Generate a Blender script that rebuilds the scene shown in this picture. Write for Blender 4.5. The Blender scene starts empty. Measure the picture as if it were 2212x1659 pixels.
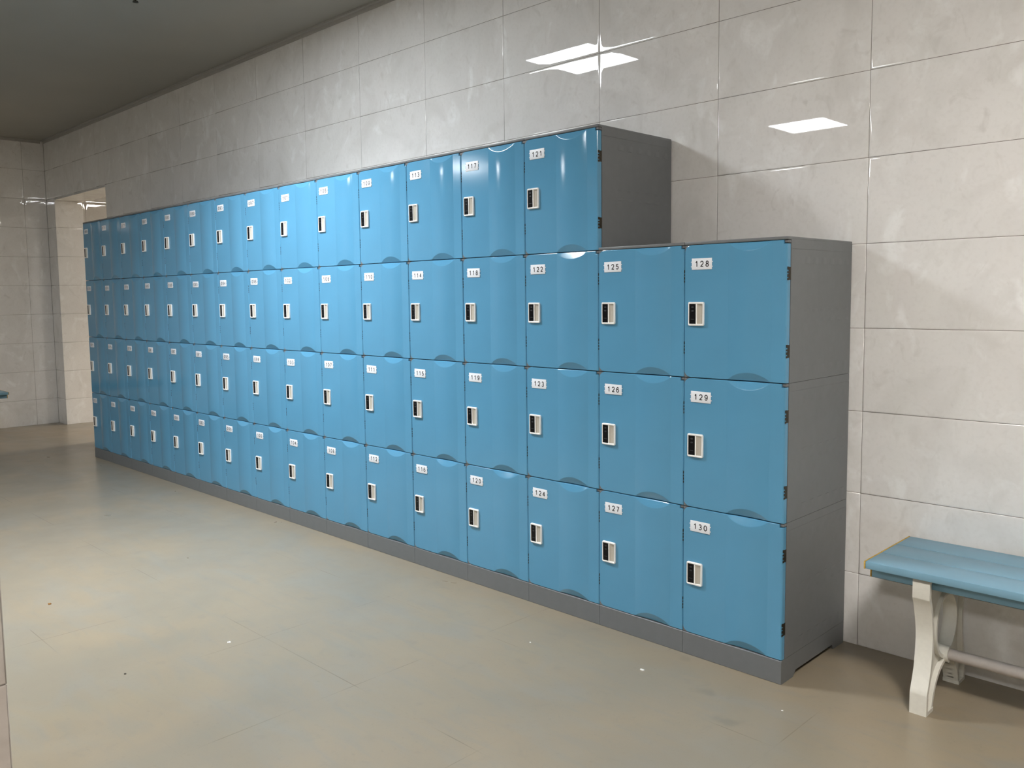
import bpy, bmesh, math, random
from mathutils import Vector, Matrix

# ------------------------------------------------------------------ camera
C = bpy.context.scene.collection
S = bpy.context.scene
FPX, PX, PY = 1843.96, -10.06, -29.2          # focal length in pixels of the 2212-wide frame, principal point shift
YAW, PITCH, ROLL = 0.78249, -0.08683, -0.01229
d = Vector((-math.sin(YAW)*math.cos(PITCH), math.cos(YAW)*math.cos(PITCH), math.sin(PITCH)))
r = Vector((math.cos(YAW), math.sin(YAW), 0))
u = r.cross(d)
r2 = r*math.cos(ROLL) + u*math.sin(ROLL)
u2 = u*math.cos(ROLL) - r*math.sin(ROLL)
cam = bpy.data.cameras.new('camera')
cam.sensor_fit = 'HORIZONTAL'; cam.sensor_width = 36.0
cam.lens = 36.0*FPX/2212
cam.shift_x = -PX/2212
cam.shift_y = PY/2212
cam.clip_start = 0.02; cam.clip_end = 60
co = bpy.data.objects.new('camera', cam); C.objects.link(co)
co.matrix_world = Matrix(((r2.x, u2.x, -d.x, 1.28531), (r2.y, u2.y, -d.y, -2.55791), (r2.z, u2.z, -d.z, 1.29243), (0, 0, 0, 1)))
S.camera = co

# ------------------------------------------------------------------ world, exposure, lamps
w = bpy.data.worlds.new('world'); S.world = w; w.use_nodes = True
w.node_tree.nodes['Background'].inputs[0].default_value = (0.9, 0.95, 1, 1)
w.node_tree.nodes['Background'].inputs[1].default_value = 0.0
S.view_settings.view_transform = 'Standard'; S.view_settings.look = 'None'
S.view_settings.exposure = 0.3; S.view_settings.gamma = 1.0; S.view_settings.use_curve_mapping = False
S.cycles.max_bounces = 8; S.cycles.diffuse_bounces = 5; S.cycles.glossy_bounces = 4
S.cycles.caustics_reflective = False; S.cycles.caustics_refractive = False
S.cycles.sample_clamp_indirect = 0.0
# lamps: (x, y, strength, colour, label)
LAMPS = [
    (-2.70, -1.26, 50, 46, 130, (0.92, 0.97, 1.0), 'square white ceiling panel light over the floor before the tall lockers'),
    (-2.70, -4.78, 38, 8, 140, (0.95, 0.98, 1.0), 'square white ceiling panel light farther out in the room from the lockers'),
    (1.70, -1.57, 60, 14, 140, (1.0, 0.945, 0.88), 'warm square ceiling panel light above the blue bench end of the room'),
    (1.70, -5.08, 60, 20, 150, (1.0, 0.965, 0.92), 'warm square ceiling panel light out in the room away from the bench'),
    (-7.00, -5.02, 28, 0, 142, (0.97, 0.985, 1.0), 'square white ceiling panel light at the far corner away from the lockers'),
    (-7.00, 2.95, 24, 62, 114, (1.0, 0.88, 0.72), 'square ceiling panel light just inside the room beyond the doorway'),
    (-2.70, 2.92, 62, 0, 150, (1.0, 0.95, 0.88), 'square ceiling panel light deep in the room beyond the doorway'),
]

# ------------------------------------------------------------------ constants
W, H, P, L, D = 0.382, 0.45981, 0.08143, 0.0101, 0.4825
WY = 0.4925; CZ = 2.9646
TW, TH, TX, TZ = 0.59835, 0.29852, -0.5524, 2.3573
XL, XR, YF, YB = -8.55, 3.6, -6.4, 5.6
random.seed(7)

# ------------------------------------------------------------------ materials
def mat(name):
    m = bpy.data.materials.new(name); m.use_nodes = True
    nt = m.node_tree; b = nt.nodes['Principled BSDF']
    return m, nt, b
def node(nt, t, **k):
    n = nt.nodes.new(t)
    for a, v in k.items(): setattr(n, a, v)
    return n
def simple(name, col, rough=0.5, metal=0.0, spec=0.5, nscale=60, namt=0.04, bump=0.0, bscale=200):
    m, nt, b = mat(name)
    tc = node(nt, 'ShaderNodeTexCoord')
    nz = node(nt, 'ShaderNodeTexNoise'); nz.inputs['Scale'].default_value = nscale; nz.inputs['Detail'].default_value = 3
    nt.links.new(tc.outputs['Object'], nz.inputs['Vector'])
    rp = node(nt, 'ShaderNodeValToRGB')
    rp.color_ramp.elements[0].position = 0.3; rp.color_ramp.elements[1].position = 0.7
    rp.color_ramp.elements[0].color = tuple(c*(1-namt) for c in col)+(1,)
    rp.color_ramp.elements[1].color = tuple(min(1, c*(1+namt)) for c in col)+(1,)
    nt.links.new(nz.outputs['Fac'], rp.inputs['Fac']); nt.links.new(rp.outputs['Color'], b.inputs['Base Color'])
    b.inputs['Roughness'].default_value = rough; b.inputs['Metallic'].default_value = metal
    b.inputs['Specular IOR Level'].default_value = spec
    if bump:
        n2 = node(nt, 'ShaderNodeTexNoise'); n2.inputs['Scale'].default_value = bscale
        nt.links.new(tc.outputs['Object'], n2.inputs['Vector'])
        bp = node(nt, 'ShaderNodeBump'); bp.inputs['Strength'].default_value = 1.0; bp.inputs['Distance'].default_value = bump
        nt.links.new(n2.outputs['Fac'], bp.inputs['Height']); nt.links.new(bp.outputs['Normal'], b.inputs['Normal'])
    return m

def marble(name, base, light, dark, rough):
    m, nt, b = mat(name)
    g = node(nt, 'ShaderNodeNewGeometry')
    def noise(scale, detail, dist, stretch=(1, 1, 1), off=0):
        mp = node(nt, 'ShaderNodeMapping'); mp.inputs['Scale'].default_value = stretch
        mp.inputs['Location'].default_value = (off, off*1.7, off*0.6)
        nt.links.new(g.outputs['Position'], mp.inputs['Vector'])
        n = node(nt, 'ShaderNodeTexNoise'); n.inputs['Scale'].default_value = scale
        n.inputs['Detail'].default_value = detail; n.inputs['Distortion'].default_value = dist
        nt.links.new(mp.outputs['Vector'], n.inputs['Vector'])
        return n
    def ramp(n, p0, p1, c0=(0, 0, 0), c1=(1, 1, 1)):
        rp = node(nt, 'ShaderNodeValToRGB'); e = rp.color_ramp.elements
        e[0].position = p0; e[1].position = p1; e[0].color = c0+(1,); e[1].color = c1+(1,)
        nt.links.new(n.outputs['Fac'], rp.inputs['Fac']); return rp
    def mix(fac, a, bcol, amt):
        mm = node(nt, 'ShaderNodeMath', operation='MULTIPLY'); mm.inputs[1].default_value = amt
        nt.links.new(fac, mm.inputs[0])
        x = node(nt, 'ShaderNodeMix', data_type='RGBA')
        nt.links.new(mm.outputs[0], x.inputs[0]); nt.links.new(a, x.inputs[6])
        x.inputs[7].default_value = bcol+(1,)
        return x.outputs[2]
    c = ramp(noise(2.6, 5, 0.6), 0.3, 0.7, tuple(v*0.95 for v in base), tuple(v*1.04 for v in base)).outputs['Color']
    c = mix(ramp(noise(7, 5, 1.1, (1, 1, 0.75), 3.1), 0.57, 0.70).outputs['Color'], c, light, 0.85)
    c = mix(ramp(noise(12, 6, 1.5, (1, 1, 0.7), 8.3), 0.60, 0.74).outputs['Color'], c, dark, 0.50)
    c = mix(ramp(noise(4.5, 7, 1.2, (1, 1, 0.8), 5.7), 0.50, 0.72).outputs['Color'], c, dark, 0.42)
    c = mix(ramp(noise(70, 3, 0.0, (1, 1, 1), 1.3), 0.5, 0.8).outputs['Color'], c, dark, 0.25)
    nt.links.new(c, b.inputs['Base Color'])
    b.inputs['Roughness'].default_value = rough
    return m

M = {}
M['tile'] = marble('polished cream tile', (0.835, 0.826, 0.815), (0.93, 0.935, 0.935), (0.66, 0.645, 0.62), 0.014)
M['tile_dimmed'] = marble('darkened wall tile', (0.42, 0.385, 0.355), (0.52, 0.50, 0.48), (0.33, 0.30, 0.27), 0.06)  # wall tile darkened to cut bounce from unseen walls and glare on the pillar
M['grout'] = simple('grout', (0.16, 0.14, 0.125), 0.9)
M['ceiling'] = simple('ceiling paint', (0.335, 0.33, 0.30), 0.55, nscale=1.2, namt=0.05)
M['trim'] = simple('cornice', (0.40, 0.39, 0.37), 0.5)
M['blue'] = simple('blue plastic', (0.096, 0.295, 0.475), 0.10, spec=0.5, nscale=4, namt=0.03, bump=0.00012, bscale=9)
M['grey'] = simple('grey plastic', (0.148, 0.158, 0.167), 0.42, nscale=30, namt=0.03)
M['plate'] = simple('white label', (0.80, 0.83, 0.88), 0.4, nscale=300, namt=0.02)
M['ink'] = simple('black ink', (0.012, 0.012, 0.016), 0.5)
M['white'] = simple('white plastic', (0.90, 0.90, 0.885), 0.3, nscale=200, namt=0.02)
M['pocket'] = simple('shade-toned white plastic', (0.50, 0.47, 0.41), 0.4, nscale=200, namt=0.03)  # white lock plastic, coloured darker to stand for shade inside the recess
M['black'] = simple('black panel', (0.003, 0.0033, 0.0045), 0.25, spec=0.25)
M['mark'] = simple('grey print', (0.017, 0.019, 0.022), 0.5)
M['bronze'] = simple('dark bronze', (0.035, 0.028, 0.016), 0.4, metal=0.6, nscale=120, namt=0.4)
M['bench'] = simple('blue painted board', (0.180, 0.340, 0.450), 0.42, nscale=8, namt=0.05)
M['endgrain'] = simple('yellow board end', (0.50, 0.32, 0.06), 0.7, nscale=150, namt=0.25)
M['cast'] = simple('cream white cast leg', (0.68, 0.67, 0.61), 0.38, nscale=60, namt=0.03)
M['bar'] = simple('pale grey bar', (0.46, 0.43, 0.41), 0.4)
M['dark'] = simple('dark brass', (0.05, 0.047, 0.035), 0.4, metal=0.5)
M['paper'] = simple('white scrap', (0.9, 0.9, 0.88), 0.6)
M['leaf'] = simple('brown scrap', (0.22, 0.10, 0.02), 0.7)
M['lampframe'] = simple('white lamp frame', (0.8, 0.8, 0.8), 0.4)

def emis(name, col, st):
    m, nt, b = mat(name)
    b.inputs['Base Color'].default_value = (0.8, 0.8, 0.8, 1)
    b.inputs['Emission Color'].default_value = col+(1,); b.inputs['Emission Strength'].default_value = st
    return m

def floor_mat():
    m, nt, b = mat('beige stone floor tile')
    g = node(nt, 'ShaderNodeNewGeometry')
    sp = node(nt, 'ShaderNodeSeparateXYZ'); nt.links.new(g.outputs['Position'], sp.inputs[0])
    def M2(op, a, bb, cl=False):
        n = node(nt, 'ShaderNodeMath', operation=op); n.use_clamp = cl
        for i, v in enumerate((a, bb)):
            if v is None: continue
            if isinstance(v, (int, float)): n.inputs[i].default_value = v
            else: nt.links.new(v, n.inputs[i])
        return n.outputs[0]
    def dist_line(ax, o):
        t = M2('ADD', sp.outputs[ax], -o); t = M2('DIVIDE', t, 0.6); t = M2('ADD', t, 0.5)
        t = M2('FRACT', t, None); t = M2('SUBTRACT', t, 0.5); t = M2('ABSOLUTE', t, None); return M2('MULTIPLY', t, 0.6)
    def noise(scale, det, dist=0, stretch=(1, 1, 1)):
        mp = node(nt, 'ShaderNodeMapping'); mp.inputs['Scale'].default_value = stretch
        nt.links.new(g.outputs['Position'], mp.inputs['Vector'])
        n = node(nt, 'ShaderNodeTexNoise'); n.inputs['Scale'].default_value = scale
        n.inputs['Detail'].default_value = det; n.inputs['Distortion'].default_value = dist
        nt.links.new(mp.outputs['Vector'], n.inputs['Vector']); return n.outputs['Fac']
    def step(v, a, bb):
        n = node(nt, 'ShaderNodeMapRange', interpolation_type='SMOOTHSTEP')
        n.inputs[1].default_value = a; n.inputs[2].default_value = bb; nt.links.new(v, n.inputs[0]); return n.outputs[0]
    def mix(fac, a, c2):
        x = node(nt, 'ShaderNodeMix', data_type='RGBA')
        nt.links.new(fac, x.inputs[0])
        if isinstance(a, tuple): x.inputs[6].default_value = a+(1,)
        else: nt.links.new(a, x.inputs[6])
        x.inputs[7].default_value = c2+(1,); return x.outputs[2]
    c = mix(step(noise(1.3, 5, 0.8), 0.35, 0.68), (0.288, 0.236, 0.166), (0.248, 0.217, 0.167))
    c = mix(M2('MULTIPLY', step(noise(2.6, 6, 1.0, (0.8, 1.9, 1)), 0.48, 0.72), 0.55), c, (0.25, 0.235, 0.20))
    c = mix(M2('MULTIPLY', step(noise(14, 6, 0.5), 0.58, 0.76), 0.42), c, (0.22, 0.195, 0.155))
    c = mix(M2('MULTIPLY', step(noise(60, 4, 0.0), 0.58, 0.78), 0.32), c, (0.20, 0.175, 0.135))
    c = mix(M2('MULTIPLY', step(noise(9, 8, 0.6, (0.45, 2.2, 1)), 0.48, 0.72), 0.42), c, (0.23, 0.215, 0.18))
    c = mix(M2('MULTIPLY', step(noise(240, 3, 0.0), 0.5, 0.8), 0.16), c, (0.20, 0.175, 0.135))
    # grey smudges with their own places
    for (sx, sy, sr, am) in ((-0.153, -0.212, 0.055, 0.6), (0.003, -0.335, 0.06, 0.65), (-0.345, -0.039, 0.04, 0.4), (-0.62, -1.30, 0.11, 0.12), (-1.15, -1.22, 0.14, 0.12), (-0.75, -0.05, 0.04, 0.35)):
        dx = M2('ADD', sp.outputs[0], -sx); dy = M2('MULTIPLY', M2('ADD', sp.outputs[1], -sy), 1.5)
        dd = M2('SQRT', M2('ADD', M2('MULTIPLY', dx, dx), M2('MULTIPLY', dy, dy)), None)
        dd = M2('ADD', dd, M2('MULTIPLY', M2('ADD', noise(22, 5), -0.5), sr*2.2))
        n = node(nt, 'ShaderNodeMapRange', interpolation_type='SMOOTHSTEP')
        n.inputs[1].default_value = 0.0; n.inputs[2].default_value = sr; n.inputs[3].default_value = am*0.75; n.inputs[4].default_value = 0
        nt.links.new(dd, n.inputs[0]); c = mix(n.outputs[0], c, (0.16, 0.15, 0.125))
    ln = M2('MINIMUM', dist_line(0, -0.430), dist_line(1, -0.373))
    n = node(nt, 'ShaderNodeMapRange'); n.inputs[1].default_value = 0.0008; n.inputs[2].default_value = 0.0022
    n.inputs[3].default_value = 1; n.inputs[4].default_value = 0; nt.links.new(ln, n.inputs[0])
    worn = step(noise(2.3, 4, 0.3), 0.50, 0.66)
    fac = M2('MULTIPLY', n.outputs[0], M2('ADD', M2('MULTIPLY', worn, 0.7), 0.03))
    c = mix(fac, c, (0.12, 0.095, 0.065))
    nt.links.new(c, b.inputs['Base Color'])
    rg = node(nt, 'ShaderNodeMapRange'); rg.inputs[3].default_value = 0.22; rg.inputs[4].default_value = 0.42
    nt.links.new(noise(5, 4, 0.4), rg.inputs[0]); nt.links.new(rg.outputs[0], b.inputs['Roughness'])
    return m
M['floor'] = floor_mat()

# ------------------------------------------------------------------ mesh helpers
class MB:
    def __init__(s): s.v = []; s.f = []; s.mi = []
    def add(s, vs, fs, mi=0):
        o = len(s.v); s.v += [tuple(x) for x in vs]
        for f in fs: s.f.append(tuple(i+o for i in f)); s.mi.append(mi)
    def box(s, x0, x1, y0, y1, z0, z1, mi=0, bev=0.0, mis=None):
        b = bev
        if b <= 0:
            vs = [(x, y, z) for x in (x0, x1) for y in (y0, y1) for z in (z0, z1)]
            fs = [(0, 1, 3, 2), (4, 6, 7, 5), (0, 4, 5, 1), (2, 3, 7, 6), (0, 2, 6, 4), (1, 5, 7, 3)]
            o = len(s.v); s.v += vs
            for k, f in enumerate(fs): s.f.append(tuple(i+o for i in f)); s.mi.append(mi if mis is None else mis.get(k, mi))
            return
        bm = bmesh.new()
        bmesh.ops.create_cube(bm, size=1)
        for v in bm.verts:
            v.co = ((x0+x1)/2+v.co.x*(x1-x0), (y0+y1)/2+v.co.y*(y1-y0), (z0+z1)/2+v.co.z*(z1-z0))
        bm.normal_update()
        bmesh.ops.bevel(bm, geom=bm.edges[:], offset=b, segments=2, profile=0.5, affect='EDGES')
        bm.verts.index_update(); bm.normal_update()
        o = len(s.v); s.v += [tuple(v.co) for v in bm.verts]
        for f in bm.faces:
            k = mi
            if mis:
                n = f.normal
                if n.x < -0.9 and 0 in mis: k = mis[0]
                if n.x > 0.9 and 1 in mis: k = mis[1]
            s.f.append(tuple(v.index+o for v in f.verts)); s.mi.append(k)
        bm.free()
    def prism(s, poly, a0, a1, axis='x', mi=0):
        n = len(poly)
        def pt(p, a):
            return {'x': (a, p[0], p[1]), 'y': (p[0], a, p[1]), 'z': (p[0], p[1], a)}[axis]
        vs = [pt(p, a0) for p in poly]+[pt(p, a1) for p in poly]
        fs = [tuple(range(n))[::-1], tuple(range(n, 2*n))]+[(i, (i+1) % n, n+(i+1) % n, n+i) for i in range(n)]
        s.add(vs, fs, mi)
    def tube(s, a, b, ra, rb=None, n=20, cap=True, mi=0):
        rb = ra if rb is None else rb
        a = Vector(a); b = Vector(b); ax = (b-a).normalized()
        t = Vector((0, 0, 1)) if abs(ax.z) < 0.9 else Vector((1, 0, 0))
        p = ax.cross(t).normalized(); q = ax.cross(p)
        vs = []
        for c, rr in ((a, ra), (b, rb)):
            for i in range(n):
                an = 2*math.pi*i/n; vs.append(c+p*(rr*math.cos(an))+q*(rr*math.sin(an)))
        fs = [(i, (i+1) % n, n+(i+1) % n, n+i) for i in range(n)]
        if cap: fs += [tuple(range(n))[::-1], tuple(range(n, 2*n))]
        s.add(vs, fs, mi)
    def mesh(s, name, mats, sharp=30, merge=0.0):
        me = bpy.data.meshes.new(name); me.from_pydata(s.v, [], s.f)
        for m in (mats if isinstance(mats, (list, tuple)) else [mats]): me.materials.append(m)
        me.polygons.foreach_set('material_index', s.mi)
        bm = bmesh.new(); bm.from_mesh(me)
        if merge: bmesh.ops.remove_doubles(bm, verts=bm.verts[:], dist=merge)
        bmesh.ops.recalc_face_normals(bm, faces=bm.faces[:])
        bm.to_mesh(me); bm.free()
        me.polygons.foreach_set('use_smooth', [True]*len(me.polygons))
        me.set_sharp_from_angle(angle=math.radians(sharp))
        me.update()
        return me
def link(name, me, parent=None, loc=(0, 0, 0)):
    o = bpy.data.objects.new(name, me); C.objects.link(o); o.location = loc
    if parent is not None: o.parent = parent
    return o
def struct(name, me, label=None):
    o = link(name, me); o['kind'] = 'structure'
    if label: o['label'] = label
    return o
def thing(o, label, cat, group=None):
    o['label'] = label; o['category'] = cat
    if group: o['group'] = group
    return o
def empty(name, loc, label, cat, group=None):
    o = bpy.data.objects.new(name, None); C.objects.link(o); o.location = loc; o.empty_display_size = 0.1
    return thing(o, label, cat, group)

# ------------------------------------------------------------------ room
def tiles(mb, axis, plane, out, a0, a1, z0, z1, ta, TZ=TZ):
    """polished tiles with cushioned edges on a wall; axis = the horizontal axis of the wall, out = direction it faces (+1/-1)"""
    g = 0.0008
    i0 = math.floor((a0-ta)/TW); i1 = math.ceil((a1-ta)/TW)
    j0 = math.floor((z0-TZ)/TH); j1 = math.ceil((z1-TZ)/TH)
    rnd = random.Random(int(plane*1000)+3)
    for i in range(i0, i1):
        for j in range(j0, j1):
            p0 = max(a0, ta+i*TW+g); p1 = min(a1, ta+(i+1)*TW-g)
            q0 = max(z0, TZ+j*TH+g); q1 = min(z1, TZ+(j+1)*TH-g)
            ti = rnd.uniform(-1, 1)*0.0012; tj = rnd.uniform(-1, 1)*0.0012
            if p1-p0 < 0.004 or q1-q0 < 0.004: continue
            lim = min(p1-p0, q1-q0)/2*0.9
            rings = []
            for off, dep in ((0, 0.0012), (0.0006, 0.0005), (0.0032, 0.0001), (0.010, 0.0), (0.022, 0.0)):
                off = min(off, lim)
                rings.append([(p0+off, q0+off, dep), (p1-off, q0+off, dep), (p1-off, q1-off, dep), (p0+off, q1-off, dep)])
            pc = (p0+p1)/2; qc = (q0+q1)/2
            vs = []
            for rg in rings:
                for (a, z, dep) in rg:
                    pl = plane-out*(dep+0.0008) + out*(ti*(a-pc)+tj*(z-qc))
                    vs.append((a, pl, z) if axis == 'x' else (pl, a, z))
            fs = [(16, 17, 18, 19)]
            for k in range(4):
                for e in range(4):
                    fs.append((k*4+e, k*4+(e+1) % 4, k*4+4+(e+1) % 4, k*4+4+e))
            if (axis == 'x') == (out > 0): fs = [f[::-1] for f in fs]
            mb.add(vs, fs, 0)
def tile_mesh(name, mb):
    me = bpy.data.meshes.new(name); me.from_pydata(mb.v, [], mb.f)
    me.materials.append(M['tile']); me.materials.append(M['grout'])
    me.polygons.foreach_set('material_index', mb.mi)
    me.polygons.foreach_set('use_smooth', [k == 0 for k in mb.mi])
    me.update(); return me

OX0, OX1, OZ, TK = -8.30, -6.92, 2.335, 0.28     # doorway in the locker wall
mb = MB()
tiles(mb, 'x', WY, -1, XL, OX0, 0, CZ, TX)
tiles(mb, 'x', WY, -1, OX0, OX1, OZ, CZ, TX)
tiles(mb, 'x', WY, -1, OX1, XR, 0, CZ, TX)
e = 0.0024
mb.box(XL, OX0-e, WY+e, WY+TK, 0, CZ, 1); mb.box(OX0-e, OX1+e, WY+e, WY+TK, OZ+e, CZ, 1); mb.box(OX1+e, XR, WY+e, WY+TK, 0, CZ, 1)
tiles(mb, 'y', OX0, 1, WY, WY+TK, 0, OZ, WY)     # jambs and lintel underside
tiles(mb, 'y', OX1, -1, WY, WY+TK, 0, OZ, WY)
o = len(mb.v); mb.add([(OX0, WY, OZ), (OX1, WY, OZ), (OX1, WY+TK, OZ), (OX0, WY+TK, OZ)], [(0, 1, 2, 3)], 0)
struct('wall_back', tile_mesh('wall_back', mb), 'cream polished tile wall behind the blue lockers with a doorway at its far end')
mb = MB(); tiles(mb, 'y', XL, 1, YF, WY, 0, CZ, 0.282)
tiles(mb, 'y', XL, 1, WY+TK, YB, 0, CZ, 0.282)
mb.box(XL-0.2, XL-e, YF-0.2, YB+0.2, 0, CZ, 1)
struct('wall_left', tile_mesh('wall_left', mb), 'far tiled end wall in shade')
mb = MB(); tiles(mb, 'y', XR, -1, YF, WY, 0, CZ, 0.28); mb.box(XR+e, XR+0.2, YF-0.2, WY+TK, 0, CZ, 1)
wm = tile_mesh('wall_right', mb); wm.materials[0] = M['tile_dimmed']; struct('wall_right', wm)
mb = MB(); tiles(mb, 'x', YF, 1, XL, XR, 0, CZ, 0.1); mb.box(XL, XR, YF-0.2, YF-e, 0, CZ, 1)
wm = tile_mesh('wall_front', mb); wm.materials[0] = M['tile_dimmed']; struct('wall_front', wm)
mb = MB(); tiles(mb, 'x', YB, -1, XL, -1.0, 0, CZ, 0.1); mb.box(XL, -1.0, YB+e, YB+0.2, 0, CZ, 1)
tiles(mb, 'y', -1.0, -1, WY+TK, YB, 0, CZ, 0.1); mb.box(-1.0+e, -0.8, WY+TK, YB+0.2, 0, CZ, 1)
struct('wall_beyond', tile_mesh('wall_beyond', mb))
# tiled pillar whose edge shows at the lower left of the picture
PXm, PYm = -0.283, -2.175
mb = MB()
tiles(mb, 'y', PXm, 1, PYm-0.45, PYm, 0, CZ, PYm-0.45+0.075, TZ+0.09); tiles(mb, 'x', PYm, 1, PXm-0.45, PXm, 0, CZ, PXm-0.45, TZ+0.09)
tiles(mb, 'y', PXm-0.45, -1, PYm-0.45, PYm, 0, CZ, PYm-0.45, TZ+0.09); tiles(mb, 'x', PYm-0.45, -1, PXm-0.45, PXm, 0, CZ, PXm-0.45, TZ+0.09)
mb.box(PXm-0.45+e, PXm-e, PYm-0.45+e, PYm-e, 0, CZ, 1)
pm = tile_mesh('wall_pillar', mb); pm.materials[0] = M['tile_dimmed']
struct('wall_pillar', pm, 'tiled pillar in darkened wall tile')
mb = MB(); mb.box(XL-0.2, XR+0.2, YF-0.2, YB+0.2, -0.15, 0)
struct('floor', mb.mesh('floor', M['floor']), 'beige stone tile floor with grey smudges')
mb = MB(); mb.box(XL-0.2, XR+0.2, YF-0.2, YB+0.2, CZ, CZ+0.15)
struct('ceiling', mb.mesh('ceiling', M['ceiling']), 'plain dull painted ceiling')
mb = MB()
mb.prism([(WY-0.001, CZ), (WY-0.001, CZ-0.030), (WY-0.010, CZ-0.030), (WY-0.012, CZ-0.012), (WY-0.030, CZ-0.010), (WY-0.030, CZ)], XL+0.03, XR, 'x')
struct('trim_1', mb.mesh('trim_1', M['trim']), 'narrow cornice strip along the ceiling')
mb = MB()
mb.prism([(XL+0.001, CZ), (XL+0.001, CZ-0.030), (XL+0.010, CZ-0.030), (XL+0.012, CZ-0.012), (XL+0.030, CZ-0.010), (XL+0.030, CZ)], YF, WY-0.03, 'y')
struct('trim_2', mb.mesh('trim_2', M['trim']))

# ------------------------------------------------------------------ ceiling panel lights
for n, (x, y, st, pw, spr, col, lab) in enumerate(LAMPS):
    t = empty('ceiling_light', (x, y, CZ), lab, 'ceiling light', 'square ceiling panel lights')
    mb = MB(); s = 0.30; q = 0.285
    for (x0, x1, y0, y1) in ((-s, -q, -s, s), (q, s, -s, s), (-q, q, -s, -q), (-q, q, q, s)):
        mb.box(x0, x1, y0, y1, -0.012, -0.0005)
    link('frame', mb.mesh('light_frame', M['lampframe']), t)
    mb = MB(); mb.box(-q, q, -q, q, -0.009, -0.002)
    link('diffuser', mb.mesh('light_diffuser', emis('glowing diffuser', col, st)), t)
    if pw <= 0: continue
    la = bpy.data.lights.new('panel_beam', 'AREA'); la.shape = 'SQUARE'; la.size = 2*q; la.energy = pw; la.color = col
    la.spread = math.radians(spr)                                          # the downward beam of the same panel
    lo = bpy.data.objects.new('panel_beam', la); C.objects.link(lo); lo.parent = t; lo.location = (0, 0, -0.0095)

# ------------------------------------------------------------------ locker meshes (local x 0..W, front at y = 0, z from the module's base)
GX = 0.0013; GZ = 0.0014; RC = 0.0245
def door_mesh():
    w0, w1 = GX, W-GX; z0, z1 = GZ, H-GZ
    us = [0, .0003, .001, .002, .0035, .0055, .008, .011, .0145, .0185, .0243, .03, .06, .1, .14, .168, .1709]
    b0, b1 = 0.171, 0.328
    nb = 30
    us = [w0+a for a in us if w0+a < b0]
    us += [b0+(b1-b0)*i/nb for i in range(nb+1)]
    us += [.3283, .34, .355, .3672, .3674, .372, w1-.0055, w1-.0035, w1-.0018, w1-.0006, w1]
    R = RC
    sag, rr = 0.0066, 0.0022       # swelling height; slope and lip radius of the finger scoops
    def swell(x):
        t = (x-(b0+b1)/2)/((b1-b0)/2)
        return sag*(1-t*t) if abs(t) < 1 else 0.0
    def base(x):
        y = 0.0
        a = x-w0
        if a < 0.0022: y += 0.0022-math.sqrt(max(0, 0.0022**2-(0.0022-a)**2))
        a = w1-x
        if a < 0.0055: y += 0.0055-math.sqrt(max(0, 0.0055**2-(0.0055-a)**2))
        return y
    def arc(x):
        t = (x-0.25)/0.0775
        return 0.0275*(1-t*t)**0.85 if abs(t) < 1 else 0.0
    PROF = [(-1, 0), (-.7, .07), (-.4, .14), (-.1, .21), (.15, .27), (.4, .32), (.8, .352), (1.2, .364), (1.7, .364), (2.2, .364)]   # slope along the scoop's lip
    def recess(v):
        v = v/rr; y = 0.0
        if v <= -1: return 0.0
        for (va, sa), (vb, sb) in zip(PROF, PROF[1:]):
            t = min(v, vb); sm = sa+(sb-sa)*(t-va)/(vb-va); y += (t-va)*(sa+sm)/2
            if v <= vb: break
        if v > PROF[-1][0]: y += (v-PROF[-1][0])*PROF[-1][1]
        return y*rr
    cols = []
    for x in us:
        a = x-w0
        ins = R-math.sqrt(max(0, R*R-(R-a)**2)) if a < R else 0.0
        zb = z0+ins; zt = z1-ins
        if x > 0.3673: zt = z1-0.011
        ab = arc(x); e1 = 0.0018
        zl = [zb, zb+e1*0.35, zb+e1]
        A = max(ab, e1+0.0004)
        ks = [k for k, _ in PROF]
        zl += [max(zb+A-rr*2.2, zb+e1+0.0001)*0+zb+e1+(max(A-rr*2.2-e1, 0.0002))*0.5]+[zb+A-rr*k for k in ks[::-1]]+[0.10, 0.18, 0.23, 0.30, 0.37]+[zt-A+rr*k for k in ks]+[zt-e1-(max(A-rr*2.2-e1, 0.0002))*0.5, zt-e1, zt-e1*0.35, zt]
        for q in range(3, 14): zl[q] = max(zl[q], zl[q-1]+0.00005)
        for q in range(len(zl)-4, len(zl)-15, -1): zl[q] = min(zl[q], zl[q+1]-0.00005)
        col = []
        for z in zl:
            y = base(x)
            db = z-zb; dt = zt-z
            y += recess(ab-min(db, dt))*min(1, ab/0.004)*(1.3 if db < dt else 1.0)-swell(x)*min(1, max(0, min(db, dt)+0.012)/0.012)
            dd = min(db, dt)
            if dd < e1: y += e1-math.sqrt(max(0, e1*e1-(e1-dd)**2))
            col.append((x, y, z))
        cols.append(col)
    mb = MB(); nr = len(cols[0]); nc = len(cols)
    vs = [p for c in cols for p in c]
    fs = [(i*nr+j, (i+1)*nr+j, (i+1)*nr+j+1, i*nr+j+1) for i in range(nc-1) for j in range(nr-1)]
    loop = [(0, j) for j in range(nr)]+[(i, nr-1) for i in range(1, nc)]+[(nc-1, j) for j in range(nr-2, -1, -1)]+[(i, 0) for i in range(nc-2, 0, -1)]
    o = len(vs)
    for (i, j) in loop:
        p = cols[i][j]; vs.append((p[0], 0.0205, p[2]))
    n = len(loop)
    for k in range(n):
        a = loop[k][0]*nr+loop[k][1]; b = loop[(k+1) % n][0]*nr+loop[(k+1) % n][1]
        fs.append((a, b, o+(k+1) % n, o+k))
    fs.append(tuple(range(o, o+n)))
    mb.add(vs, fs)
    return mb.mesh('locker_door', M['blue'], sharp=9.0)
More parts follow.
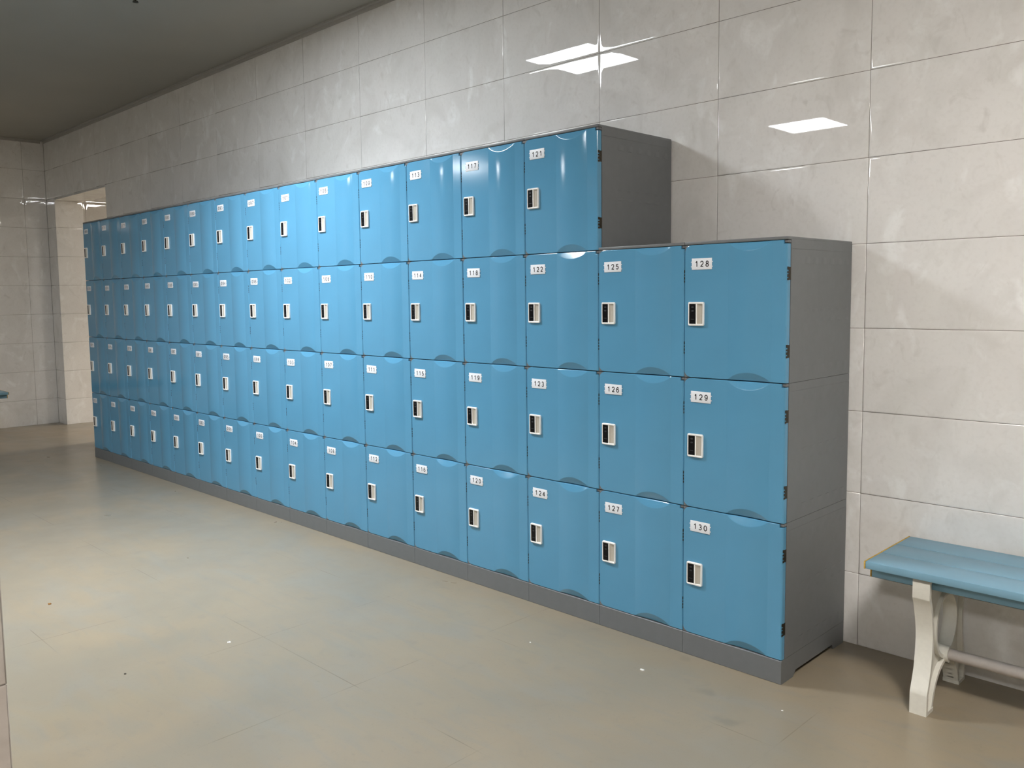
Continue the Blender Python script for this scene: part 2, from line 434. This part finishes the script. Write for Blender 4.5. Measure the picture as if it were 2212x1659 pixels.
def body_mesh(ends):
    mb = MB(); g = 0.0004; yf = 0.0235
    mb.box(g, W-g, yf, D, 0.0006, H-0.0285)
    mb.box(g, W-g, yf+0.0004, D-0.0004, H-0.028, H-0.0006)
    mb.box(g+0.001, W-g-0.001, yf+0.002, D-0.002, H-0.029, H-0.0275)
    mb.box(W-0.0135, W-0.0012, 0.0045, yf, H-0.0098, H-0.0015, bev=0.001)      # upper pivot lug
    ri = RC-0.0009
    for top in (0, 1):                                                       # grey corner webs showing at the rounded door corners
        ce = [(GX+RC-ri*math.cos(math.radians(a)) - 0.0016*math.cos(math.radians(a)), GZ+RC-ri*math.sin(math.radians(a)) - 0.0016*math.sin(math.radians(a))) for a in range(6, 90, 12)]
        pts = [(GX+0.0002, GZ+0.0002)]+[(GX+0.0002, ce[0][1])]+ce+[(ce[-1][0], GZ+0.0002)]
        if top: pts = [(p[0], H-p[1]) for p in pts]
        mb.prism(pts, 0.0015, yf+0.001, 'y')
    if ends:                                                                 # shallow pillow ribs moulded into the side
        for i in range(6):
            yc = 0.1375+0.0605*i; hw = 0.022
            for zl in (((H-0.264, 1), (H-0.252, 0), (H-0.235, 0), (H-0.223, 1)), ((H-0.0738, 1), (H-0.045, 0)), ((0.010, 0), (0.0495, 1))):
                n = 10; vs = []; fs = []; m = 2*(n+1)
                for (z, hh) in zl:
                    vs += [(W-g+(0.0015*hh-0.0002)*(1-t*t)**1.5-0.0001, yc+hw*t, z) for t in [-1+2*k/n for k in range(n+1)]]
                    vs += [(W-g-0.0006, yc+hw*t, z) for t in [-1+2*k/n for k in range(n+1)]]
                for q in range(len(zl)-1):
                    fs += [(q*m+k, q*m+k+1, (q+1)*m+k+1, (q+1)*m+k) for k in range(n)]
                for q in (0, len(zl)-1):
                    fs += [(q*m+k, q*m+n+1+k, q*m+n+2+k, q*m+k+1) for k in range(n)]
                mb.add(vs, fs)
    return mb.mesh('locker_body', M['grey'], sharp=25)
def lid_mesh():
    mb = MB(); g = 0.0003
    mb.box(g, W-g, 0.0, D+0.001, H, H+L, bev=0.0018)
    mb.box(g, 0.004, 0.0232, D+0.001, H-0.0278, H+0.002); mb.box(W-0.004, W-g, 0.0232, D+0.001, H-0.0278, H+0.002)
    mb.box(g, W-g, D-0.002, D+0.0012, H-0.0278, H+0.002)
    return mb.mesh('locker_lid', M['grey'], sharp=25)
def plinth_mesh():
    mb = MB()
    poly = [(0.0015, 0), (0.085, 0), (0.091, 0.006), (0.104, 0.0195), (0.385, 0.0195), (0.393, 0.009), (0.397, 0), (D, 0), (D, P-0.0006), (0.0015, P-0.0006), (0, P-0.0025), (0, 0.0015)]
    mb.prism(poly, 0.0007, W-0.0007)
    return mb.mesh('locker_plinth', M['grey'], sharp=25)
def rrect(x0, x1, z0, z1, rr, n=5):
    pts = []
    for (cx, cz, a0) in ((x1-rr, z1-rr, 0), (x0+rr, z1-rr, 90), (x0+rr, z0+rr, 180), (x1-rr, z0+rr, 270)):
        for k in range(n):
            a = math.radians(a0+90*k/(n-1)); pts.append((cx+rr*math.cos(a), cz+rr*math.sin(a)))
    return pts
def ring(mb, outer, inner, yo, yi, yb, mi=0):
    n = len(outer); f = yo; b = 0.0015
    def sh(p, q, t): return (p[0]+(q[0]-p[0])*t, p[1]+(q[1]-p[1])*t)
    L0 = [(p[0], yb, p[1]) for p in outer]
    L1 = [(p[0], f+b, p[1]) for p in outer]
    L2 = [(sh(p, q, 0.25)[0], f, sh(p, q, 0.25)[1]) for p, q in zip(outer, inner)]
    L3 = [(sh(p, q, 0.8)[0], f, sh(p, q, 0.8)[1]) for p, q in zip(outer, inner)]
    L4 = [(q[0], f+0.0008, q[1]) for q in inner]
    L5 = [(q[0], yi, q[1]) for q in inner]
    vs = L0+L1+L2+L3+L4+L5
    fs = [(a*n+k, a*n+(k+1) % n, (a+1)*n+(k+1) % n, (a+1)*n+k) for a in range(5) for k in range(n)]
    mb.add(vs, fs, mi)
LW, LH = 0.0615, 0.0820
def lock_mesh():
    mb = MB()
    ring(mb, rrect(0, LW, 0, LH, 0.005), rrect(0.0042, LW-0.0042, 0.0065, LH-0.0065, 0.0006), -0.0075, -0.0008, -0.0004)
    mb.box(0.0311, 0.0345, -0.0072, -0.001, 0.005, LH-0.005)
    return mb.mesh('lock_frame', M['white'], sharp=25)
def keypad_mesh():
    mb = MB(); mb.box(0.0040, 0.0311, -0.0062, -0.001, 0.0062, LH-0.0062)
    return mb.mesh('keypad', M['black'])
def icon_mesh():
    mb = MB(); pts = [(0.0053*math.cos(2*math.pi*k/14), 0.0030*math.sin(2*math.pi*k/14)) for k in range(14)]
    mb.prism(pts, -0.0001, 0.0002, 'y'); return mb.mesh('keypad_icon', M['mark'])
def print_mesh():                                                            # tiny maker's print, unreadable in the photo
    mb = MB(); top = []; x = 0.0
    for wd, hh in ((0.0016, .0028), (0.0009, .0016), (0.0022, .0029), (0.0009, .0015), (0.0013, .0027), (0.0009, .0016), (0.0024, .0029), (0.0009, .0016), (0.0021, .0027)):
        top += [(x, hh), (x+wd, hh)]; x += wd
    mb.prism([(0, 0.0), (x, 0.0)]+top[::-1], -0.0001, 0.0002, 'y'); return mb.mesh('keypad_print', M['mark'])
def pocket_mesh():
    mb = MB(); x0, x1, z0, z1 = 0.0345, LW-0.0040, 0.0062, LH-0.0062
    vs = [(x0, -0.0050, z0), (x0, -0.0050, z1), (x1-0.010, -0.0012, z0), (x1-0.010, -0.0012, z1), (x1, -0.0010, z0), (x1, -0.0010, z1)]
    vs += [(v[0], -0.0006, v[2]) for v in vs]
    fs = [(0, 2, 3, 1), (2, 4, 5, 3), (6, 7, 9, 8), (8, 9, 11, 10), (0, 1, 7, 6), (4, 10, 11, 5), (0, 6, 8, 2), (2, 8, 10, 4), (1, 3, 9, 7), (3, 5, 11, 9)]
    mb.add(vs, fs); return mb.mesh('pull_recess', M['pocket'], sharp=40)
def hinge_mesh():
    mb = MB()
    x0, x1 = -0.0016, -0.0002
    mb.box(x0, x1, 0.0085, 0.0232, -0.0205, 0.0205)
    for (a, b, rr) in ((-0.0215, -0.0145, 0.0034), (-0.0110, -0.0025, 0.0042), (0.0012, 0.0070, 0.0042), (0.0118, 0.0215, 0.0034)):
        mb.box(x0, x1, 0.0005, 0.0095, a, b)
    return mb.mesh('hinge', M['bronze'])
PWd, PHt = 0.0790, 0.0385
def plate_mesh():
    mb = MB(); mb.box(0, PWd, -0.0018, -0.0002, 0, PHt, bev=0.0004)
    for x0, x1 in ((-0.0032, 0.0005), (PWd-0.0005, PWd+0.0032)):
        for z in (0.0085, 0.0245):
            mb.box(x0, x1, -0.0012, -0.0002, z, z+0.0032)
    return mb.mesh('number_plate', M['plate'])
ME = dict(door=door_mesh(), body=body_mesh(False), bodyend=body_mesh(True), lid=lid_mesh(), plinth=plinth_mesh(), lock=lock_mesh(),
          keypad=keypad_mesh(), icon=icon_mesh(), prnt=print_mesh(), pocket=pocket_mesh(), hinge=hinge_mesh(), plate=plate_mesh())

DW, DH, DADV, DT = 0.0118, 0.0190, 0.0206, 0.0033      # digit width, height, advance, stroke
def arc_pts(cx, cz, rx, rz, a0, a1, n=18):
    return [(cx+rx*math.cos(math.radians(a0+(a1-a0)*i/n)), cz+rz*math.sin(math.radians(a0+(a1-a0)*i/n))) for i in range(n+1)]
GLYPH = {
    '0': [arc_pts(0.5, 0.5, 0.44, 0.47, 0, 360, 30)],
    '1': [[(0.56, 0.0), (0.56, 0.97)], [(0.16, 0.72), (0.34, 0.80), (0.50, 0.97), (0.58, 0.99)]],
    '2': [arc_pts(0.48, 0.68, 0.42, 0.29, 170, -35, 16)+[(0.55, 0.34), (0.16, 0.08), (0.06, 0.03)], [(0.03, 0.045), (0.95, 0.045)]],
    '3': [arc_pts(0.47, 0.73, 0.37, 0.235, 155, -80, 14)+[(0.40, 0.50)], [(0.40, 0.515)]+arc_pts(0.47, 0.265, 0.43, 0.245, 85, -150, 16)],
    '4': [[(0.72, 0.0), (0.72, 0.97)], [(0.74, 0.97), (0.06, 0.29)], [(0.03, 0.27), (0.98, 0.27)]],
    '5': [[(0.90, 0.955), (0.24, 0.955)], [(0.24, 0.97), (0.14, 0.46)], [(0.13, 0.48)]+arc_pts(0.48, 0.325, 0.43, 0.30, 128, -150, 20)],
    '6': [arc_pts(0.5, 0.315, 0.42, 0.285, 0, 360, 26), [(0.08, 0.34), (0.09, 0.55), (0.17, 0.78), (0.33, 0.93), (0.53, 0.97), (0.72, 0.92), (0.86, 0.77)]],
    '7': [[(0.05, 0.945), (0.95, 0.945)], [(0.94, 0.94), (0.68, 0.62), (0.48, 0.28), (0.40, 0.0)]],
    '8': [arc_pts(0.5, 0.735, 0.34, 0.235, 0, 360, 24), arc_pts(0.5, 0.265, 0.42, 0.245, 0, 360, 26)],
    '9': [arc_pts(0.5, 0.675, 0.42, 0.285, 0, 360, 26), [(0.92, 0.65), (0.91, 0.45), (0.83, 0.22), (0.67, 0.07), (0.47, 0.03), (0.28, 0.08), (0.14, 0.23)]],
}
def digits_mesh(txt):
    mb = MB()
    for q, ch in enumerate(txt):
        ox = (q-1)*DADV-DW/2
        for st in GLYPH[ch]:
            pts = [(ox+p[0]*DW, (p[1]-0.5)*DH) for p in st]
            closed = math.hypot(pts[0][0]-pts[-1][0], pts[0][1]-pts[-1][1]) < 1e-6
            if closed: pts = pts[:-1]
            n = len(pts); lft = []; rgt = []
            for i in range(n):
                a = pts[i-1] if (i > 0 or closed) else pts[i]; b = pts[(i+1) % n] if (i < n-1 or closed) else pts[i]
                dx, dz = b[0]-a[0], b[1]-a[1]; ll = math.hypot(dx, dz) or 1
                nx, nz = -dz/ll*DT/2, dx/ll*DT/2
                lft.append((pts[i][0]+nx, pts[i][1]+nz)); rgt.append((pts[i][0]-nx, pts[i][1]-nz))
            vs = [(p[0], y, p[1]) for y in (-0.00012-0.00001*q, 0.0001) for p in lft+rgt]
            m = n if closed else n-1; fs = []
            for i in range(m):
                j = (i+1) % n
                fs += [(i, j, n+j, n+i), (i, j, 2*n+j, 2*n+i), (n+i, n+j, 3*n+j, 3*n+i)]
            if not closed: fs += [(0, n, 3*n, 2*n), (n-1, 2*n-1, 4*n-1, 3*n-1)]
            mb.add(vs, fs)
    return mb.mesh('digits', M['ink'])

ROWN = ['bottom row', 'second row up', 'third row up', 'top row']
ORD = ['first', 'second', 'third', 'fourth', 'fifth', 'sixth', 'seventh', 'eighth', 'ninth', 'tenth', 'eleventh', 'twelfth', 'thirteenth', 'fourteenth']
def locker(num, k, row, top, low):
    zb = 0 if row == 0 else P+row*H
    off = P if row == 0 else 0
    txt = '%03d' % num
    if low:
        which = 'low end column beside the bench' if k == 0 else 'low column next to the tall ones'
        nr = ('bottom row', 'middle row', 'top row')[row]
    else:
        which = ORD[15-k]+' column from the doorway'; nr = ROWN[row]
    lab = 'blue locker labelled %s, %s, %s' % (txt, nr, which)
    t = empty('locker', (-(k+1)*W, 0, zb), lab, 'locker', 'numbered blue lockers along the tiled wall')
    side = (k == 0) or (k == 2 and row == 3)
    link('body', ME['bodyend' if side else 'body'], t, (0, 0, off))['label'] = 'grey plastic shell'
    link('door', ME['door'], t, (0, random.uniform(0, 0.0008), off))['label'] = 'glossy blue door with finger scoops'
    if top: link('lid', ME['lid'], t, (0, 0, off))['label'] = 'grey top cover'
    if row == 0: link('plinth', ME['plinth'], t)['label'] = 'grey plinth'
    dz = random.uniform(-0.003, 0.003); dx = random.uniform(-0.0012, 0.0012)
    pl = link('number_plate', ME['plate'], t, (0.0305+dx, 0, off+0.3755+dz)); pl['label'] = 'white label reading '+txt
    pl.rotation_euler = (0, random.uniform(-0.012, 0.012), 0)
    link('digits', digits_mesh(txt), pl, (PWd/2+0.001, -0.00195, PHt/2))['label'] = 'black digits '+txt
    lk = link('lock', ME['lock'], t, (0.0195, 0, off+0.1815)); lk['label'] = 'white lock surround'
    link('keypad', ME['keypad'], lk)['label'] = 'black lock panel'
    for zi in (0.0640, 0.0510): link('keypad_icon', ME['icon'], lk, (0.0175, -0.00635, zi))
    link('keypad_print', ME['prnt'], lk, (0.0110, -0.00635, 0.0212))
    link('pull_recess', ME['pocket'], lk)['label'] = 'white finger recess with shade in its colour'
    for z in (0.3525, 0.104):
        link('hinge', ME['hinge'], t, (W, 0, off+z))['label'] = 'dark bronze hinge'
    return t
num = 69
for k in range(15, 1, -1):
    for row in (3, 2, 1, 0):
        locker(num, k, row, row == 3, False); num += 1
for k in (1, 0):
    for row in (2, 1, 0):
        locker(num, k, row, row == 2, True); num += 1

# ------------------------------------------------------------------ benches
def ribbon(mb, pts, th, x0, x1, closed=False):
    """a curved flat band: pts in (y, z), thickness th to the left of travel"""
    n = len(pts); P2 = []
    for i in range(n):
        a = Vector(pts[i-1] if (i > 0 or closed) else pts[i]); b = Vector(pts[(i+1) % n] if (i < n-1 or closed) else pts[i])
        t = (b-a).normalized(); P2.append((pts[i][0]-t.y*th, pts[i][1]+t.x*th))
    vs = []
    for x in (x0, x1):
        vs += [(x, p[0], p[1]) for p in pts]+[(x, p[0], p[1]) for p in P2]
    fs = []; m = n if closed else n-1
    for i in range(m):
        j = (i+1) % n
        fs += [(i, j, n+j, n+i), (2*n+i, 2*n+j, 3*n+j, 3*n+i), (i, j, 2*n+j, 2*n+i), (n+i, n+j, 3*n+j, 3*n+i)]
    if not closed: fs += [(0, n, 3*n, 2*n), (n-1, 2*n-1, 4*n-1, 3*n-1)]
    mb.add(vs, fs)
def smooth(pts, n=4):
    out = []
    for i in range(len(pts)-1):
        p0 = pts[max(0, i-1)]; p1 = pts[i]; p2 = pts[i+1]; p3 = pts[min(len(pts)-1, i+2)]
        for k in range(n):
            t = k/n
            out.append(tuple(0.5*((2*p1[c])+(-p0[c]+p2[c])*t+(2*p0[c]-5*p1[c]+4*p2[c]-p3[c])*t*t+(-p0[c]+3*p1[c]-3*p2[c]+p3[c])*t**3) for c in (0, 1)))
    return out+[pts[-1]]
LZ = 0.4245
def leg_mesh():
    mb = MB(); cy = 0.19                       # local y 0..0.38 across the seat, mirrored about cy
    fo = [(0.010, 0), (0.010, 0.062)]+smooth([(0.010, 0.068), (0.036, 0.135), (0.047, 0.215), (0.042, 0.27), (0.023, 0.334), (0.009, 0.363)])+[(0.008, 0.366), (0.008, LZ)]
    arch = smooth([(0.067, 0), (0.080, 0.040), (0.097, 0.071), (0.126, 0.101), (0.160, 0.118), (cy, 0.123)])
    hole = [(cy+0.090*math.cos(a)*(1.0 if math.sin(a) < 0 else 1.0), 0.240+0.096*math.sin(a)) for a in [2*math.pi*k/40 for k in range(40)]]
    def mir(pts): return [(2*cy-p[0], p[1]) for p in pts][::-1]
    x0, x1 = 0.0, 0.050
    ribbon(mb, fo, -0.014, x0, x1); ribbon(mb, mir(fo), -0.014, x0, x1)
    ar = arch+mir(arch)[1:]
    ribbon(mb, ar, 0.012, x0+0.002, x1-0.002)
    ribbon(mb, hole, -0.011, x0+0.004, x1-0.004, True)
    # web between the bands
    def interp(pts, z):
        for i in range(len(pts)-1):
            if (pts[i][1]-z)*(pts[i+1][1]-z) <= 0 and pts[i][1] != pts[i+1][1]:
                t = (z-pts[i][1])/(pts[i+1][1]-pts[i][1]); return pts[i][0]+t*(pts[i+1][0]-pts[i][0])
        return None
    zs = [LZ*i/70 for i in range(71)]
    for side in (0, 1):
        for (wa, wb) in ((x0+0.016, x1-0.016),):
            vs = []
            for z in zs:
                a = interp(fo, min(max(z, 0.0001), LZ-0.0001)) or 0.01
                if z < 0.1225: b = interp(arch, max(z, 0.0001)) or 0.067
                elif abs(z-0.240) < 0.096: b = cy-0.090*math.sqrt(1-((z-0.240)/0.096)**2)
                else: b = cy
                a += 0.004
                if side: a, b = 2*cy-a, 2*cy-b
                vs += [(wa, a, z), (wa, b, z), (wb, b, z), (wb, a, z)]
            fs = []
            for i in range(70):
                for k in range(4): fs.append((i*4+k, i*4+(k+1) % 4, i*4+4+(k+1) % 4, i*4+4+k))
            fs += [(0, 1, 2, 3), (280, 281, 282, 283)]
            mb.add(vs, fs)
    mb.box(x0, x1, 0.010, 0.070, 0, 0.012); mb.box(x0, x1, 0.31, 0.37, 0, 0.012)
    mb.box(x0, x1, 0.008, 0.372, LZ-0.010, LZ)
    mb.tube((x0-0.001, cy, 0.144), (x1+0.006, cy, 0.144), 0.026, n=24)
    return mb.mesh('bench_leg', M['cast'], sharp=35)
LEG = leg_mesh()
def bench(loc, rot, lab, length):
    t = empty('bench', loc, lab, 'bench', 'blue slatted benches'); t.rotation_euler = (0, 0, rot)
    bw = 0.1248
    for i in range(3):
        mb = MB(); y0 = i*(bw+0.0030)
        mb.box(0, length, y0, y0+bw, LZ, LZ+0.0235, bev=0.0022, mis={0: 1, 1: 1})
        bd = link('seat_board', mb.mesh('seat_board', [M['bench'], M['endgrain']], 25), t); bd['label'] = 'blue seat board'
        for xa in (-0.0042, length-0.0002):
            mb = MB(); mb.box(xa, xa+0.0044, y0-0.0008, y0+bw+0.0004, LZ-0.0006, LZ+0.0237, bev=0.0006)
            link('end_band', mb.mesh('end_band', M['endgrain'], 25), bd)['label'] = 'yellow edge band'
    for y0 in (0.050, 0.310):
        mb = MB(); mb.box(0.001, length-0.001, y0, y0+0.020, LZ-0.038, LZ-0.0005, bev=0.0015, mis={0: 1, 1: 1})
        ap = link('apron', mb.mesh('bench_apron', [M['bench'], M['endgrain']], 25), t); ap['label'] = 'blue rail under the seat'
        for xa in (-0.0036, length-0.0008):
            mb = MB(); mb.box(xa, xa+0.0044, y0-0.0008, y0+0.0206, LZ-0.0384, LZ-0.001, bev=0.0006)
            link('end_band', mb.mesh('end_band', M['endgrain'], 25), ap)['label'] = 'yellow edge band'
    for x in (0.141, length-0.191):
        link('leg', LEG, t, (x, 0, 0))['label'] = 'cream white cast leg'
    mb = MB(); mb.tube((0.190, 0.19, 0.144), (length-0.190, 0.19, 0.144), 0.0185, n=28)
    link('stretcher', mb.mesh('bench_stretcher', M['bar'], 35), t)['label'] = 'pale round bar between the legs'
    return t
bench((0.230, 0.090, 0), 0, 'blue slatted bench with white legs by the wall beside the lowest lockers', 1.50)
bench((-8.08, -0.197, 0), math.radians(-90), 'blue bench end against the far tiled wall', 1.50)

# ------------------------------------------------------------------ sprinkler
t = empty('sprinkler_head', (-3.529, -0.556, CZ), 'small dark sprinkler head hanging from the ceiling', 'sprinkler')
mb = MB(); mb.tube((0, 0, 0), (0, 0, -0.006), 0.028, 0.024); mb.tube((0, 0, -0.006), (0, 0, -0.016), 0.012)
link('escutcheon', mb.mesh('escutcheon', M['dark']), t)
mb = MB()
for s in (-1, 1):
    mb.tube((s*0.009, 0, -0.016), (s*0.011, 0, -0.030), 0.0028, n=8); mb.tube((s*0.011, 0, -0.030), (s*0.003, 0, -0.044), 0.0028, n=8)
mb.tube((0, 0, -0.016), (0, 0, -0.044), 0.0026, n=8)
link('yoke', mb.mesh('sprinkler_yoke', M['dark']), t)
mb = MB(); mb.tube((0, 0, -0.044), (0, 0, -0.051), 0.013, 0.016, n=18)
link('deflector', mb.mesh('sprinkler_deflector', M['dark']), t)

# ------------------------------------------------------------------ bits on the floor
def bit(name, x, y, sz, m, lab, cat, seed):
    rn = random.Random(seed); n = 9; pts = []
    for i in range(n):
        a = 2*math.pi*i/n; rr = sz*(0.6+0.5*rn.random()); pts.append((rr*math.cos(a), rr*0.75*math.sin(a)))
    mb = MB(); vs = [(p[0], p[1], 0.0002) for p in pts]+[(p[0]*0.85, p[1]*0.85, sz*0.3*(0.5+rn.random())) for p in pts]+[(0, 0, sz*0.4)]
    fs = [tuple(range(n))]+[(i, (i+1) % n, n+(i+1) % n, n+i) for i in range(n)]+[(n+i, n+(i+1) % n, 2*n) for i in range(n)]
    mb.add(vs, fs); o = link(name, mb.mesh(name, m), None, (x, y, 0)); thing(o, lab, cat, 'litter on the floor')
bit('paper_scrap', -1.676, -1.090, 0.009, M['paper'], 'white paper scrap lying out on the open floor', 'scrap', 1)
bit('paper_scrap', -0.402, -0.218, 0.0085, M['paper'], 'bright white scrap on the floor before the lowest lockers', 'scrap', 2)
bit('paper_scrap', -0.845, -0.312, 0.005, M['paper'], 'tiny white speck on the floor in front of lockers 124 and 127', 'scrap', 3)
bit('paper_scrap', 0.085, -0.158, 0.005, M['paper'], 'tiny white speck on the floor off the lockers end corner', 'scrap', 4)
bit('dry_leaf_scrap', -2.630, -1.424, 0.011, M['leaf'], 'small brown scrap on the open floor', 'scrap', 5)
bit('dark_crumb', -1.688, -1.471, 0.006, M['dark'], 'small black crumb on the open floor', 'scrap', 6)
